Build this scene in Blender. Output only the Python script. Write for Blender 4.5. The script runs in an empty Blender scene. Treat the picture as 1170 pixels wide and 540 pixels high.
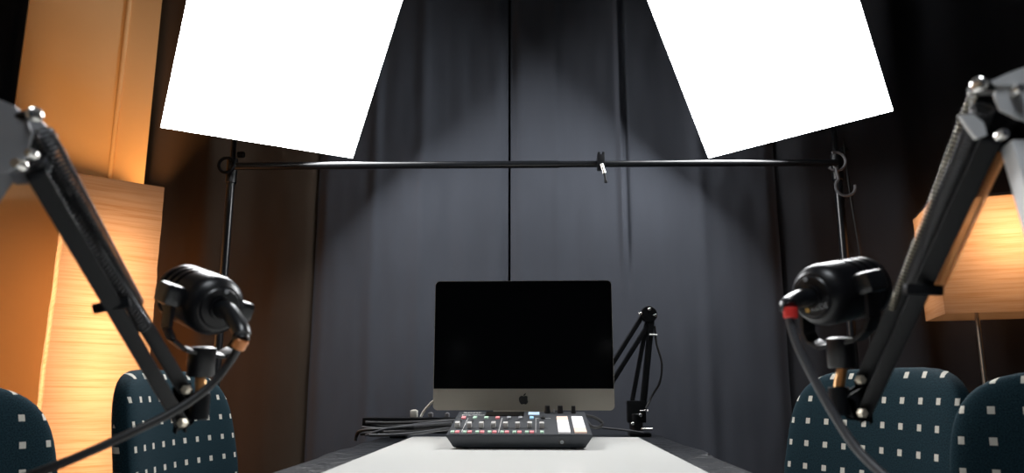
import bpy, bmesh, math, random
from mathutils import Vector, Matrix, noise
V = Vector
rnd = random.Random(7)
PI = math.pi
S = bpy.context.scene
COL = S.collection

# ------------------------------------------------------------------ camera
F = 780.0; CX = 585.0; CY = 300.0
EYE = V((0, 0, 0.875))
PITCH = math.atan(142 / F)
YAW = math.atan(30 / F * math.cos(PITCH))
cd = bpy.data.cameras.new('camera'); cam = bpy.data.objects.new('camera', cd); COL.objects.link(cam)
cam.location = EYE; cam.rotation_euler = (PI / 2 + PITCH, 0, YAW)
cd.sensor_width = 36; cd.lens = F / 1170 * 36; cd.shift_y = 30 / 1170
cd.clip_start = 0.02; cd.clip_end = 60
cd.dof.use_dof = True; cd.dof.focus_distance = 1.95; cd.dof.aperture_fstop = 5.2
S.camera = cam
R = Matrix.Rotation(YAW, 3, 'Z') @ Matrix.Rotation(PI / 2 + PITCH, 3, 'X')

def ray(px, py): return R @ V(((px - CX) / F, (CY - py) / F, -1))
def U(px, py, Y):
    d = ray(px, py); return EYE + d * (Y / d.y)
def UZ(px, py, z):
    d = ray(px, py); return EYE + d * ((z - EYE.z) / d.z)
def D(px, py, depth): return EYE + ray(px, py) * depth

# ------------------------------------------------------------------ materials
def mat(name, color, rough=0.5, metal=0.0, noise_amt=0.0, noise_scale=40, bump=0.0, bump_scale=200, spec=0.5,
        emit=None, estr=0.0, coat=0.0, sheen=0.0, stretch=None):
    m = bpy.data.materials.new(name); m.use_nodes = True
    nt = m.node_tree; n = nt.nodes; l = nt.links
    b = n['Principled BSDF']
    b.inputs['Base Color'].default_value = (*color, 1); b.inputs['Roughness'].default_value = rough
    b.inputs['Metallic'].default_value = metal; b.inputs['Specular IOR Level'].default_value = spec
    b.inputs['Coat Weight'].default_value = coat; b.inputs['Sheen Weight'].default_value = sheen
    if emit:
        b.inputs['Emission Color'].default_value = (*emit, 1); b.inputs['Emission Strength'].default_value = estr
    tc = n.new('ShaderNodeTexCoord'); src = tc.outputs['Object']
    if stretch:
        mp = n.new('ShaderNodeMapping'); mp.inputs['Scale'].default_value = stretch
        l.new(src, mp.inputs['Vector']); src = mp.outputs['Vector']
    t = n.new('ShaderNodeTexNoise'); t.inputs['Scale'].default_value = noise_scale; t.inputs['Detail'].default_value = 4
    l.new(src, t.inputs['Vector'])
    mix = n.new('ShaderNodeMix'); mix.data_type = 'RGBA'
    mix.inputs['A'].default_value = (*[c * (1 - noise_amt) for c in color], 1)
    mix.inputs['B'].default_value = (*[min(1, c * (1 + noise_amt)) for c in color], 1)
    l.new(t.outputs['Fac'], mix.inputs['Factor']); l.new(mix.outputs['Result'], b.inputs['Base Color'])
    if bump:
        t2 = n.new('ShaderNodeTexNoise'); t2.inputs['Scale'].default_value = bump_scale; t2.inputs['Detail'].default_value = 3
        l.new(src, t2.inputs['Vector'])
        bp = n.new('ShaderNodeBump'); bp.inputs['Strength'].default_value = bump; bp.inputs['Distance'].default_value = 0.002
        l.new(t2.outputs['Fac'], bp.inputs['Height']); l.new(bp.outputs['Normal'], b.inputs['Normal'])
    return m

M = {}
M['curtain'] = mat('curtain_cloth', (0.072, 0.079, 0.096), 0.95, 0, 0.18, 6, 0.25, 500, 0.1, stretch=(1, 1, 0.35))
M['curtain_lamp_tint'] = mat('lamp_tint_curtain_cloth', (0.060, 0.043, 0.031), 0.95, 0, 0.25, 6, 0.25, 500, 0.1, stretch=(1, 1, 0.35))  # same cloth as the backdrop, warm lamp light painted into its colour
M['curtain_shade_tint'] = mat('shade_tint_curtain_cloth', (0.034, 0.035, 0.040), 0.95, 0, 0.25, 6, 0.25, 500, 0.1, stretch=(1, 1, 0.35))  # darker copy of the backdrop cloth, shade on the right painted in
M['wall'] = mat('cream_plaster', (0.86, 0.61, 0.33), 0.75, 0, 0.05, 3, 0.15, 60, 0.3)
M['wall_dark'] = mat('dark_plaster', (0.03, 0.03, 0.033), 0.9, 0, 0.1, 5)
M['ceil'] = mat('ceiling_plaster', (0.06, 0.06, 0.065), 0.9, 0, 0.05, 4)
M['floor'] = mat('dark_carpet', (0.025, 0.026, 0.03), 0.95, 0, 0.3, 150, 0.3, 400, 0.1)
M['pane'] = mat('dark_glass', (0.003, 0.004, 0.006), 0.3, 0, 0.1, 2)
M['black'] = mat('black_metal', (0.005, 0.0056, 0.007), 0.45, 0.0, 0.15, 90, 0.05, 500, 0.2)
M['satin'] = mat('satin_black_metal', (0.008, 0.009, 0.011), 0.30, 0.0, 0.1, 60, 0, 1, 0.6)
M['plate'] = mat('grey_steel_plate', (0.33, 0.34, 0.36), 0.42, 0.25, 0.1, 50, 0.05, 300, 0.5)
M['mic'] = mat('black_enamel', (0.006, 0.006, 0.0075), 0.33, 0.0, 0.1, 80, 0.05, 600, 0.4)
M['grille'] = mat('grille_mesh', (0.012, 0.012, 0.013), 0.6, 0.3, 0.5, 900, 0.8, 1200)
M['plate_lit_copy'] = mat('lit_copy_steel_plate', (0.74, 0.75, 0.76), 0.5, 0.0, 0.06, 50, 0.05, 300, 0.5)  # paler copy of the plate steel, light on the right elbow painted in
M['spring'] = mat('spring_steel', (0.10, 0.10, 0.105), 0.35, 0.7, 0.1, 50)
M['spring_bright'] = mat('bright_spring_steel', (0.40, 0.37, 0.30), 0.35, 0.7, 0.1, 50)
M['chrome'] = mat('bright_steel', (0.82, 0.80, 0.76), 0.22, 0.9, 0.05, 50)
M['bolt'] = mat('dull_bolt_steel', (0.50, 0.45, 0.36), 0.42, 0.6, 0.1, 50)
M['brass'] = mat('brass', (0.72, 0.42, 0.19), 0.3, 0.85, 0.1, 80)
M['rubber'] = mat('black_rubber', (0.007, 0.007, 0.008), 0.5, 0, 0.1, 70)
M['greycable'] = mat('grey_cable_jacket', (0.055, 0.057, 0.064), 0.42, 0, 0.1, 70)
M['red'] = mat('red_ring', (0.65, 0.035, 0.03), 0.4, 0, 0.05, 50)
M['orange'] = mat('copper_ring', (0.60, 0.22, 0.07), 0.4, 0.2, 0.05, 50)
M['white'] = mat('white_laminate', (0.80, 0.80, 0.765), 0.22, 0, 0.02, 3, 0.02, 30, 0.5)
M['whiteplastic'] = mat('white_plastic', (0.62, 0.60, 0.54), 0.4, 0, 0.03, 20)
M['cloth'] = mat('black_cloth', (0.010, 0.0115, 0.0145), 0.5, 0, 0.5, 9, 1.0, 16, 0.13)
for nd in M['cloth'].node_tree.nodes:
    if nd.type == 'BUMP': nd.inputs['Distance'].default_value = 0.02
M['alu'] = mat('aluminium', (0.31, 0.285, 0.245), 0.5, 0.2, 0.03, 20, 0.03, 800)
M['screen'] = mat('black_screen_glass', (0.0016, 0.0018, 0.002), 0.12, 0, 0.1, 4, 0, 1, 0.22)
M['logo'] = mat('gloss_black_logo', (0.004, 0.004, 0.005), 0.3, 0, 0.05, 30)
M['mixer'] = mat('mixer_shell', (0.012, 0.016, 0.023), 0.5, 0, 0.15, 80, 0.05, 700)
M['mixertop'] = mat('mixer_panel', (0.030, 0.033, 0.038), 0.55, 0, 0.15, 120, 0.05, 700)
M['knob'] = mat('knob_black', (0.008, 0.008, 0.009), 0.4, 0, 0.1, 90)
M['fader'] = mat('fader_cap', (0.55, 0.54, 0.52), 0.4, 0, 0.05, 90)
M['green'] = mat('green_button', (0.48, 0.64, 0.52), 0.4, 0, 0.03, 50, emit=(0.45, 0.8, 0.55), estr=0.12)
M['pink'] = mat('red_button', (0.75, 0.30, 0.31), 0.4, 0, 0.03, 50, emit=(1, 0.2, 0.25), estr=0.25)
M['blue'] = mat('blue_button', (0.30, 0.55, 0.8), 0.4, 0, 0.03, 50, emit=(0.4, 0.75, 1), estr=0.35)
M['padw'] = mat('white_pad', (0.70, 0.69, 0.70), 0.45, 0, 0.02, 50, emit=(1, 0.96, 0.97), estr=0.34)
M['padp'] = mat('peach_pad', (0.72, 0.55, 0.45), 0.45, 0, 0.02, 50, emit=(1, 0.72, 0.6), estr=0.34)
M['lcd'] = mat('bright_display', (0.4, 0.5, 0.6), 0.3, 0, 0.6, 400, emit=(0.62, 0.82, 1), estr=0.5)
M['print'] = mat('white_print', (0.75, 0.75, 0.74), 0.5, 0, 0.02, 50)
M['greyprint'] = mat('grey_print', (0.32, 0.33, 0.35), 0.5, 0, 0.02, 50)
M['gold'] = mat('gold_print', (0.85, 0.52, 0.12), 0.4, 0.2, 0.02, 50)
M['softblack'] = mat('softbox_fabric', (0.012, 0.013, 0.015), 0.75, 0, 0.15, 30, 0.1, 200)
M['hook'] = mat('grey_plastic_hook', (0.16, 0.16, 0.17), 0.45, 0, 0.05, 40)
M['steel'] = mat('brushed_steel', (0.42, 0.38, 0.32), 0.3, 0.8, 0.05, 40)

# softbox diffuser: lamp-lit cloth, front side emits
def emit_mat(name, color, strength):
    m = bpy.data.materials.new(name); m.use_nodes = True; nt = m.node_tree; nt.nodes.clear()
    o = nt.nodes.new('ShaderNodeOutputMaterial'); e = nt.nodes.new('ShaderNodeEmission')
    t = nt.nodes.new('ShaderNodeTexNoise'); t.inputs['Scale'].default_value = 3
    r = nt.nodes.new('ShaderNodeMapRange'); r.inputs['To Min'].default_value = strength * 0.93; r.inputs['To Max'].default_value = strength * 1.07
    e.inputs['Color'].default_value = (*color, 1)
    nt.links.new(t.outputs['Fac'], r.inputs['Value']); nt.links.new(r.outputs['Result'], e.inputs['Strength'])
    nt.links.new(e.outputs['Emission'], o.inputs['Surface'])
    return m
M['diffuser'] = emit_mat('lit_diffuser_cloth', (0.98, 0.99, 1.0), 21.5)

def paper_mat(name, tint, wave_scale):
    m = bpy.data.materials.new(name); m.use_nodes = True; nt = m.node_tree; n = nt.nodes; l = nt.links; n.clear()
    o = n.new('ShaderNodeOutputMaterial'); tr = n.new('ShaderNodeBsdfTranslucent'); df = n.new('ShaderNodeBsdfDiffuse')
    mx = n.new('ShaderNodeMixShader'); mx.inputs[0].default_value = 0.35
    tc = n.new('ShaderNodeTexCoord'); mp = n.new('ShaderNodeMapping'); mp.inputs['Scale'].default_value = (0.9, 0.9, 32)
    l.new(tc.outputs['Object'], mp.inputs['Vector'])
    t = n.new('ShaderNodeTexNoise'); t.inputs['Scale'].default_value = wave_scale; t.inputs['Detail'].default_value = 5; t.inputs['Roughness'].default_value = 0.62
    l.new(mp.outputs['Vector'], t.inputs['Vector'])
    cr = n.new('ShaderNodeValToRGB'); e = cr.color_ramp.elements
    e[0].position = 0.30; e[0].color = (tint[0] * 0.80, tint[1] * 0.68, tint[2] * 0.54, 1)
    e[1].position = 0.56; e[1].color = (*tint, 1)
    l.new(t.outputs['Fac'], cr.inputs['Fac']); l.new(cr.outputs['Color'], tr.inputs['Color']); l.new(cr.outputs['Color'], df.inputs['Color'])
    bp = n.new('ShaderNodeBump'); bp.inputs['Strength'].default_value = 0.25; bp.inputs['Distance'].default_value = 0.004
    l.new(t.outputs['Fac'], bp.inputs['Height']); l.new(bp.outputs['Normal'], df.inputs['Normal'])
    l.new(tr.outputs[0], mx.inputs[1]); l.new(df.outputs[0], mx.inputs[2]); l.new(mx.outputs[0], o.inputs['Surface'])
    return m
M['paper'] = paper_mat('rice_paper', (0.110, 0.100, 0.108), 4.4)

def chair_mat():
    m = bpy.data.materials.new('squared_upholstery'); m.use_nodes = True; nt = m.node_tree; n = nt.nodes; l = nt.links
    b = n['Principled BSDF']; b.inputs['Roughness'].default_value = 0.9; b.inputs['Specular IOR Level'].default_value = 0.15
    uv = n.new('ShaderNodeUVMap'); uv.uv_map = 'UVMap'
    sp = n.new('ShaderNodeSeparateXYZ'); l.new(uv.outputs['UV'], sp.inputs[0])
    def mth(op, a, bv):
        x = n.new('ShaderNodeMath'); x.operation = op
        for i, q in enumerate((a, bv)):
            if isinstance(q, (int, float)): x.inputs[i].default_value = q
            elif q is not None: l.new(q, x.inputs[i])
        return x.outputs[0]
    PITCHW = 0.046
    fx = mth('FRACT', mth('DIVIDE', sp.outputs['X'], PITCHW), None); fy = mth('FRACT', mth('DIVIDE', sp.outputs['Y'], PITCHW), None)
    a = mth('LESS_THAN', mth('ABSOLUTE', mth('SUBTRACT', fx, 0.5), None), 0.115)
    c = mth('LESS_THAN', mth('ABSOLUTE', mth('SUBTRACT', fy, 0.5), None), 0.125)
    f = mth('MULTIPLY', a, c)
    t = n.new('ShaderNodeTexNoise'); t.inputs['Scale'].default_value = 420; l.new(uv.outputs['UV'], t.inputs['Vector'])
    cr = n.new('ShaderNodeValToRGB'); e = cr.color_ramp.elements
    e[0].position = 0.35; e[0].color = (0.004, 0.014, 0.021, 1); e[1].position = 0.68; e[1].color = (0.014, 0.040, 0.053, 1)
    l.new(t.outputs['Fac'], cr.inputs['Fac'])
    mix = n.new('ShaderNodeMix'); mix.data_type = 'RGBA'; mix.inputs['B'].default_value = (0.62, 0.60, 0.53, 1)
    l.new(f, mix.inputs['Factor']); l.new(cr.outputs['Color'], mix.inputs['A']); l.new(mix.outputs['Result'], b.inputs['Base Color'])
    bp = n.new('ShaderNodeBump'); bp.inputs['Strength'].default_value = 0.3; bp.inputs['Distance'].default_value = 0.001
    l.new(t.outputs['Fac'], bp.inputs['Height']); l.new(bp.outputs['Normal'], b.inputs['Normal'])
    return m
M['uphol'] = chair_mat()

# ------------------------------------------------------------------ mesh building
def frame(z, hint=V((0, 0, 1))):
    z = z.normalized()
    if abs(z.dot(hint)) > 0.98: hint = V((1, 0, 0))
    x = hint.cross(z).normalized(); y = z.cross(x)
    return x, y, z

class MB:
    def __init__(s): s.bm = bmesh.new()
    def add(s, vs, fs):
        v = [s.bm.verts.new(p) for p in vs]
        for f in fs:
            try: s.bm.faces.new([v[i] for i in f])
            except ValueError: pass
        return s
    def box(s, c, size, ax=None, bev=0.0, seg=2):
        b = bmesh.new(); bmesh.ops.create_cube(b, size=1)
        for v in b.verts: v.co = V((v.co.x * size[0], v.co.y * size[1], v.co.z * size[2]))
        if bev: bmesh.ops.bevel(b, geom=b.edges[:], offset=bev, segments=seg, profile=0.7, affect='EDGES')
        ax = ax or (V((1, 0, 0)), V((0, 1, 0)), V((0, 0, 1)))
        b.verts.index_update()
        vs = [V(c) + ax[0] * v.co.x + ax[1] * v.co.y + ax[2] * v.co.z for v in b.verts]
        fs = [[v.index for v in f.verts] for f in b.faces]; b.free()
        return s.add(vs, fs)
    def bar(s, p0, p1, w, h, hint=V((0, 0, 1)), bev=0.0):
        d = p1 - p0; x, y, z = frame(d, hint)
        return s.box((p0 + p1) / 2, (w, h, d.length), (x, y, z), bev)
    def tube(s, pts, r, seg=10, cap=True):
        pts = [V(p) for p in pts]; n = len(pts)
        rs = r if isinstance(r, (list, tuple)) else [r] * n
        vs = []; prev = None
        for i, p in enumerate(pts):
            d = (pts[min(i + 1, n - 1)] - pts[max(i - 1, 0)]).normalized()
            if prev is None: x, y, _ = frame(d)
            else:
                x = (prev - d * prev.dot(d)).normalized(); y = d.cross(x)
            prev = x
            for k in range(seg):
                a = 2 * PI * k / seg; vs.append(p + (x * math.cos(a) + y * math.sin(a)) * rs[i])
        fs = [[i * seg + k, i * seg + (k + 1) % seg, (i + 1) * seg + (k + 1) % seg, (i + 1) * seg + k] for i in range(n - 1) for k in range(seg)]
        if cap: fs += [list(range(seg))[::-1], [(n - 1) * seg + k for k in range(seg)]]
        return s.add(vs, fs)
    def lathe(s, prof, o, axis, seg=32, hint=V((0, 0, 1))):
        x, y, z = frame(axis, hint); o = V(o); vs = []
        for r, t in prof:
            for k in range(seg):
                a = 2 * PI * k / seg; vs.append(o + z * t + (x * math.cos(a) + y * math.sin(a)) * max(r, 1e-5))
        n = len(prof)
        fs = [[i * seg + k, i * seg + (k + 1) % seg, (i + 1) * seg + (k + 1) % seg, (i + 1) * seg + k] for i in range(n - 1) for k in range(seg)]
        fs += [list(range(seg))[::-1], [(n - 1) * seg + k for k in range(seg)]]
        return s.add(vs, fs)
    def cyl(s, p0, p1, r, seg=24, ch=0.0):
        L = (p1 - p0).length; ch = ch or min(r * 0.12, L * 0.2)
        return s.lathe([(r - ch, 0), (r, ch), (r, L - ch), (r - ch, L)], p0, p1 - p0, seg)
    def helix(s, p0, p1, Rr, wire, turns, seg=6, per=10):
        d = p1 - p0; x, y, z = frame(d); L = d.length; N = int(turns * per)
        pts = [p0 + z * (L * i / N) + (x * math.cos(2 * PI * turns * i / N) + y * math.sin(2 * PI * turns * i / N)) * Rr for i in range(N + 1)]
        return s.tube(pts, wire, seg)
    def prism(s, poly, o, ux, uy, depth):
        n = len(poly); nz = ux.cross(uy).normalized(); o = V(o)
        a = [o + ux * p[0] + uy * p[1] for p in poly]; b = [p - nz * depth for p in a]
        fs = [list(range(n)), [n + i for i in range(n)][::-1]] + [[i, n + i, n + (i + 1) % n, (i + 1) % n] for i in range(n)]
        return s.add(a + b, fs)
    def grid(s, fn, nu, nv):
        vs = [fn(i / nu, j / nv) for j in range(nv + 1) for i in range(nu + 1)]
        fs = [[j * (nu + 1) + i, j * (nu + 1) + i + 1, (j + 1) * (nu + 1) + i + 1, (j + 1) * (nu + 1) + i] for j in range(nv) for i in range(nu)]
        return s.add(vs, fs)

ORG = {}
def finish(name, bm, m, org, smooth=True, angle=40, normals=True):
    if normals: bmesh.ops.recalc_face_normals(bm, faces=bm.faces[:])
    for v in bm.verts: v.co -= org
    me = bpy.data.meshes.new(name); bm.to_mesh(me); bm.free()
    if smooth:
        for p in me.polygons: p.use_smooth = True
        me.set_sharp_from_angle(angle=math.radians(angle))
    me.materials.append(m)
    o = bpy.data.objects.new(name, me); COL.objects.link(o)
    return o

def part(name, mb, m, parent, label=None, smooth=True, angle=40):
    org = ORG[parent]
    o = finish(name, mb.bm, M[m] if isinstance(m, str) else m, org, smooth, angle)
    o.parent = parent; ORG[o] = org
    if label: o['label'] = label
    return o

def tag(o, label, cat, group=None):
    o['label'] = label; o['category'] = cat
    if group: o['group'] = group
    return o

def thing(name, loc, label, cat, group=None):
    o = bpy.data.objects.new(name, None); COL.objects.link(o); o.location = V(loc); o.empty_display_size = 0.05
    ORG[o] = V(loc); return tag(o, label, cat, group)

def single(name, mb, m, label, cat, group=None, smooth=True, angle=40, normals=True):
    xs = [v.co for v in mb.bm.verts]
    lo = V([min(c[i] for c in xs) for i in range(3)]); hi = V([max(c[i] for c in xs) for i in range(3)])
    org = V(((lo.x + hi.x) / 2, (lo.y + hi.y) / 2, lo.z))
    o = finish(name, mb.bm, M[m], org, smooth, angle, normals); o.location = org; ORG[o] = org
    return tag(o, label, cat, group)

def struct(name, mb, m, smooth=False, parent=None):
    o = finish(name, mb.bm, M[m], V((0, 0, 0)) if not parent else ORG[parent], smooth); o['kind'] = 'structure'
    ORG[o] = V((0, 0, 0))
    if parent: o.parent = parent
    return o

def spline(pts, n=12):
    pts = [V(p) for p in pts]; P = [pts[0] * 2 - pts[1]] + pts + [pts[-1] * 2 - pts[-2]]; out = []
    for i in range(1, len(P) - 2):
        a, b, c, d = P[i - 1], P[i], P[i + 1], P[i + 2]
        for k in range(n):
            t = k / n
            out.append(0.5 * ((2 * b) + (c - a) * t + (2 * a - 5 * b + 4 * c - d) * t * t + (3 * b - a - 3 * c + d) * t ** 3))
    return out + [pts[-1]]

def text_mb(body, size, o, ux, uy, extr=0.0004, align='CENTER'):
    cu = bpy.data.curves.new('txt', 'FONT'); cu.body = body; cu.size = size; cu.align_x = align; cu.extrude = 0
    t = bpy.data.objects.new('txt', cu); COL.objects.link(t); bpy.context.view_layer.update()
    dg = bpy.context.evaluated_depsgraph_get(); me = bpy.data.meshes.new_from_object(t.evaluated_get(dg))
    mb = MB(); nz = ux.cross(uy).normalized()
    mb.add([V(o) + ux * v.co.x + uy * v.co.y + nz * extr for v in me.vertices], [list(p.vertices) for p in me.polygons])
    bpy.data.objects.remove(t); bpy.data.curves.remove(cu); bpy.data.meshes.remove(me)
    return mb

X, Y_, Z = V((1, 0, 0)), V((0, 1, 0)), V((0, 0, 1))
TZ = 0.73           # white table top height
WALLY = 2.83

def atx(px, Y):     # x of a vertical plane crossing at horizon height
    return U(px, 442, Y).x

# ------------------------------------------------------------------ room shell
CEIL = 3.0
struct('floor', MB().box((0, 1.0, -0.05), (6.4, 7.0, 0.1)), 'floor')
struct('ceiling', MB().box((0, 1.0, CEIL + 0.05), (6.4, 7.0, 0.1)), 'ceil')
struct('wall_back', MB().box((0, WALLY + 0.30, CEIL / 2), (6.4, 0.08, CEIL)), 'wall_dark')
# left wall with a projecting pillar
pA = V((atx(-320, 2.10), 2.10, 0)); pB = V((atx(100, 2.64), 2.64, 0)); pC = V((atx(141, 2.68), 2.68, 0)); pD = V((pC.x * (WALLY + 0.26) / pC.y - 0.06, WALLY + 0.26, 0))
w = MB()
poly = [pA, pB, pC, pD, V((-3.1, WALLY + 0.26, 0)), V((-3.1, pA.y, 0))]
w.prism([(p.x, p.y) for p in poly], (0, 0, CEIL), X, Y_, CEIL)
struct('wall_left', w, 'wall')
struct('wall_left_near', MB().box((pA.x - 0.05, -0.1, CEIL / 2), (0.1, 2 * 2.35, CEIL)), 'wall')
dirw = (pB - pA).normalized()
tr = MB(); tr.tube([pB + V((0.0, -0.004, 0)), pB + V((0.0, -0.004, CEIL))], 0.010, 10)
struct('trim_1', tr, 'wall', True)
# dark window high on the left wall
def wall_pt(px, py):
    d = ray(px, py); nrm = V((dirw.y, -dirw.x, 0)); t = (pA - EYE).dot(nrm) / d.dot(nrm); return EYE + d * t
wr = wall_pt(24, 60); nrm = V((dirw.y, -dirw.x, 0)); zb = wall_pt(0, 172).z
wl = wr - dirw * 0.55; cc = (wr + wl) / 2; zt = CEIL - 0.1
win = thing('window_1', V((cc.x, cc.y, zb)), 'dark', 'window')
del win['label'], win['category']; win['kind'] = 'structure'
part('window_pane', MB().box(V((cc.x, cc.y, (zb + zt) / 2)) + nrm * 0.012, (0.55, 0.016, zt - zb), (dirw, nrm, Z)), 'pane', win)
fr = MB()
for sgn in (-1, 1): fr.box(V((cc.x, cc.y, (zb + zt) / 2)) + dirw * sgn * 0.27 + nrm * 0.016, (0.02, 0.03, zt - zb), (dirw, nrm, Z))
for zz in (zb, zt): fr.box(V((cc.x, cc.y, zz)) + nrm * 0.016, (0.56, 0.03, 0.02), (dirw, nrm, Z))
part('window_frame', fr, 'pane', win)
rx = atx(1300, 2.62)
struct('wall_right', MB().box((rx + 0.55, 1.0, CEIL / 2), (0.1, 5.0, CEIL)), 'wall_dark')

# ------------------------------------------------------------------ curtains
def curtain(name, p0, p1, m, label, seams=(), amp=0.012, freq=5, seed=0, nu=220, edge_roll=0.02):
    p0 = V((*p0, 0)); p1 = V((*p1, 0)); d = p1 - p0; L = d.length; dn = d.normalized(); nr = V((dn.y, -dn.x, 0))
    z0, z1 = 0.015, CEIL - 0.03
    def fn(u, v):
        z = z0 + (z1 - z0) * v; x = u * L
        k = 0.35 + 0.65 * v
        off = amp * k * math.sin(freq * x * 2 * PI / 1.0 + 1.2 * math.sin(x * 3.1 + seed) + seed)
        off += amp * 0.9 * noise.noise(V((x * 3.0 + seed * 3.7, z * 0.5, seed))) * 1.6
        off += 0.0035 * noise.noise(V((x * 16 + seed, z * 5.0, seed + 4)))
        for sx, a, wd, zlo in seams:
            q = (x - sx) / wd
            fade = max(0, min(1, (z - zlo) / 0.25)) if zlo > 0 else 1
            off += a * fade * math.exp(-q * q)
        off += edge_roll * (math.exp(-(x / 0.03) ** 2) * -1 + math.exp(-((L - x) / 0.03) ** 2) * -1)
        return p0 + dn * x + nr * off + V((0, 0, z))
    mb = MB(); mb.grid(fn, nu, 60)
    return single(name, mb, m, label, 'curtain', 'curtains around the room', True, 80)

cL = (atx(350, WALLY), WALLY); cM = (atx(582, WALLY), WALLY); cR = (atx(905, WALLY), WALLY)
curtain('curtain', (pC.x - 0.06, 2.735), (cL[0] + 0.01, cL[1] + 0.02), 'curtain_lamp_tint',
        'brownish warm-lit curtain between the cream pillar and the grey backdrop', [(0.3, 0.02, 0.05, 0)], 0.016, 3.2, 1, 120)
xs = lambda px: atx(px, WALLY) - cL[0]
curtain('curtain', (cL[0], WALLY), (cM[0] - 0.006, WALLY), 'curtain',
        'grey-blue backdrop curtain left of the central seam, behind the monitor',
        [(xs(420), 0.008, 0.025, 0), (xs(476), 0.008, 0.03, 0), (xs(510), -0.005, 0.04, 0)], 0.006, 2.2, 2, 260)
xs2 = lambda px: atx(px, WALLY) - cM[0]
curtain('curtain', (cM[0] + 0.004, WALLY), cR, 'curtain',
        'grey-blue backdrop curtain right of the central seam, behind the clip',
        [(xs2(638), 0.004, 0.02, 1.2), (xs2(716), 0.014, 0.012, 1.25), (xs2(722), -0.010, 0.012, 1.25), (xs2(810), 0.010, 0.03, 0)], 0.006, 2.0, 3, 300)
curtain('curtain', (cR[0] - 0.01, cR[1] + 0.02), (atx(1360, 2.56), 2.56), 'curtain_shade_tint',
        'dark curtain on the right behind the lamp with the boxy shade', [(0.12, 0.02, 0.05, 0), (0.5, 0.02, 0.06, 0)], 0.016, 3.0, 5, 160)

# ------------------------------------------------------------------ tables
TL, TR = -0.505, 0.405
tab = thing('folding_table', (-0.05, 1.3, 0), 'long black folding table under the black cloth', 'table')
part('tabletop', MB().box((-0.05, 1.33, 0.700), (0.88, 2.10, 0.03), None, 0.004), 'black', tab)
for sx in (-0.44, 0.34):
    for sy in (0.45, 2.2):
        part('leg', MB().tube([V((sx, sy, 0.0)), V((sx, sy, 0.686))], 0.014, 12), 'black', tab)
def cloth(u, v):
    # u across with drop on both sides, v along with drop on far side
    W = TR - TL; drop = 0.22
    a = -drop + u * (W + 2 * drop); b = v * (2.18 + drop)
    x = TL + min(max(a, 0), W); y = 0.25 + min(b, 2.18); z = 0.7155
    da = max(0, -a, a - W); db = max(0, b - 2.18)
    wr = noise.noise(V((a * 5, b * 3.5, 3.3))) * 0.020 + noise.noise(V((a * 14, b * 9, 8.1))) * 0.004
    if da > 0 or db > 0:
        z -= max(da, db); s = 1 if a > W else -1
        if da > 0: x += s * (0.004 + 0.012 * (1 + math.sin(b * 23)) * min(1, da / 0.1))
        if db > 0: y += 0.004 + 0.012 * (1 + math.sin(a * 23)) * min(1, db / 0.1)
    edge = min(1, max(0, max(-0.385 - x, x - 0.302) / 0.03)) * min(1, max(0, (y - 0.6) / 0.1)) * min(1, max(0, (2.02 - y) / 0.1))
    far = min(1, max(0, (y - 2.09) / 0.05)) * min(1, max(0, (abs(x + 0.045) - 0.15) / 0.05))
    z += max(0, wr) * edge * (1 if da == 0 and db == 0 else 0)
    return V((x, y, z))
mb = MB(); mb.grid(cloth, 110, 170)
single('tablecloth', mb, 'cloth', 'wrinkled black cloth spread under the white table top', 'tablecloth', None, True, 70)
wl_, wr_ = UZ(471, 498.8, TZ), UZ(728, 498.8, TZ)
yw = (wl_.y + wr_.y) / 2
xl, xr = UZ(365, 540, TZ).x, UZ(812, 540, TZ).x
xl = (xl + wl_.x) / 2; xr = (xr + wr_.x) / 2
print('white', xl, xr, yw)
single('white_tabletop', MB().box(((xl + xr) / 2, (yw + 0.28) / 2, TZ - 0.0055), (xr - xl, yw - 0.28, 0.011), None, 0.002),
       'white', 'glossy white table top in the centre, under the mixer', 'tabletop')
CZ = 0.7165        # cloth top where things stand behind the white top

# ------------------------------------------------------------------ computer
MY = 2.03; mw = 0.528; mh = 0.385
c = U(598, 394.5, MY); mx, mz = c.x, c.z
z_b = U(598, 468.5, MY).z; z_t = U(598, 320.5, MY).z; mh = z_t - z_b
xl_ = U(496, 394, MY).x; xr_ = U(700.5, 394, MY).x; mw = xr_ - xl_; mx = (xl_ + xr_) / 2
print('imac', mw, mh, z_b)
imac = thing('desktop_computer', (mx, MY + 0.12, CZ), 'silver all-in-one desktop computer with black screen behind the mixer', 'computer')
def rrect(w, h, r, n=8):
    out = []
    for cx, cy, a0 in ((w / 2 - r, h / 2 - r, 0), (-w / 2 + r, h / 2 - r, PI / 2), (-w / 2 + r, -h / 2 + r, PI), (w / 2 - r, -h / 2 + r, 1.5 * PI)):
        for k in range(n + 1):
            a = a0 + PI / 2 * k / n; out.append((cx + r * math.cos(a), cy + r * math.sin(a)))
    return out
body = MB(); rings = []
for sc_, dy in ((1, 0), (1, 0.006), (0.97, 0.010), (0.8, 0.022), (0.5, 0.034), (0.2, 0.038)):
    rings.append([V((mx + px * sc_, MY + dy, z_b + mh / 2 + pz * sc_)) for px, pz in rrect(mw, mh, 0.014)])
n = len(rings[0]); vs = [p for r in rings for p in r]
fs = [[i * n + k, i * n + (k + 1) % n, (i + 1) * n + (k + 1) % n, (i + 1) * n + k] for i in range(len(rings) - 1) for k in range(n)]
fs += [list(range(n)), [(len(rings) - 1) * n + k for k in range(n)]]
body.add(vs, fs); part('body', body, 'alu', imac, angle=30)
z_chin = U(598, 443.8, MY).z
gl = MB(); r_ = 0.012; w2 = mw / 2 - 0.0015
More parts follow.
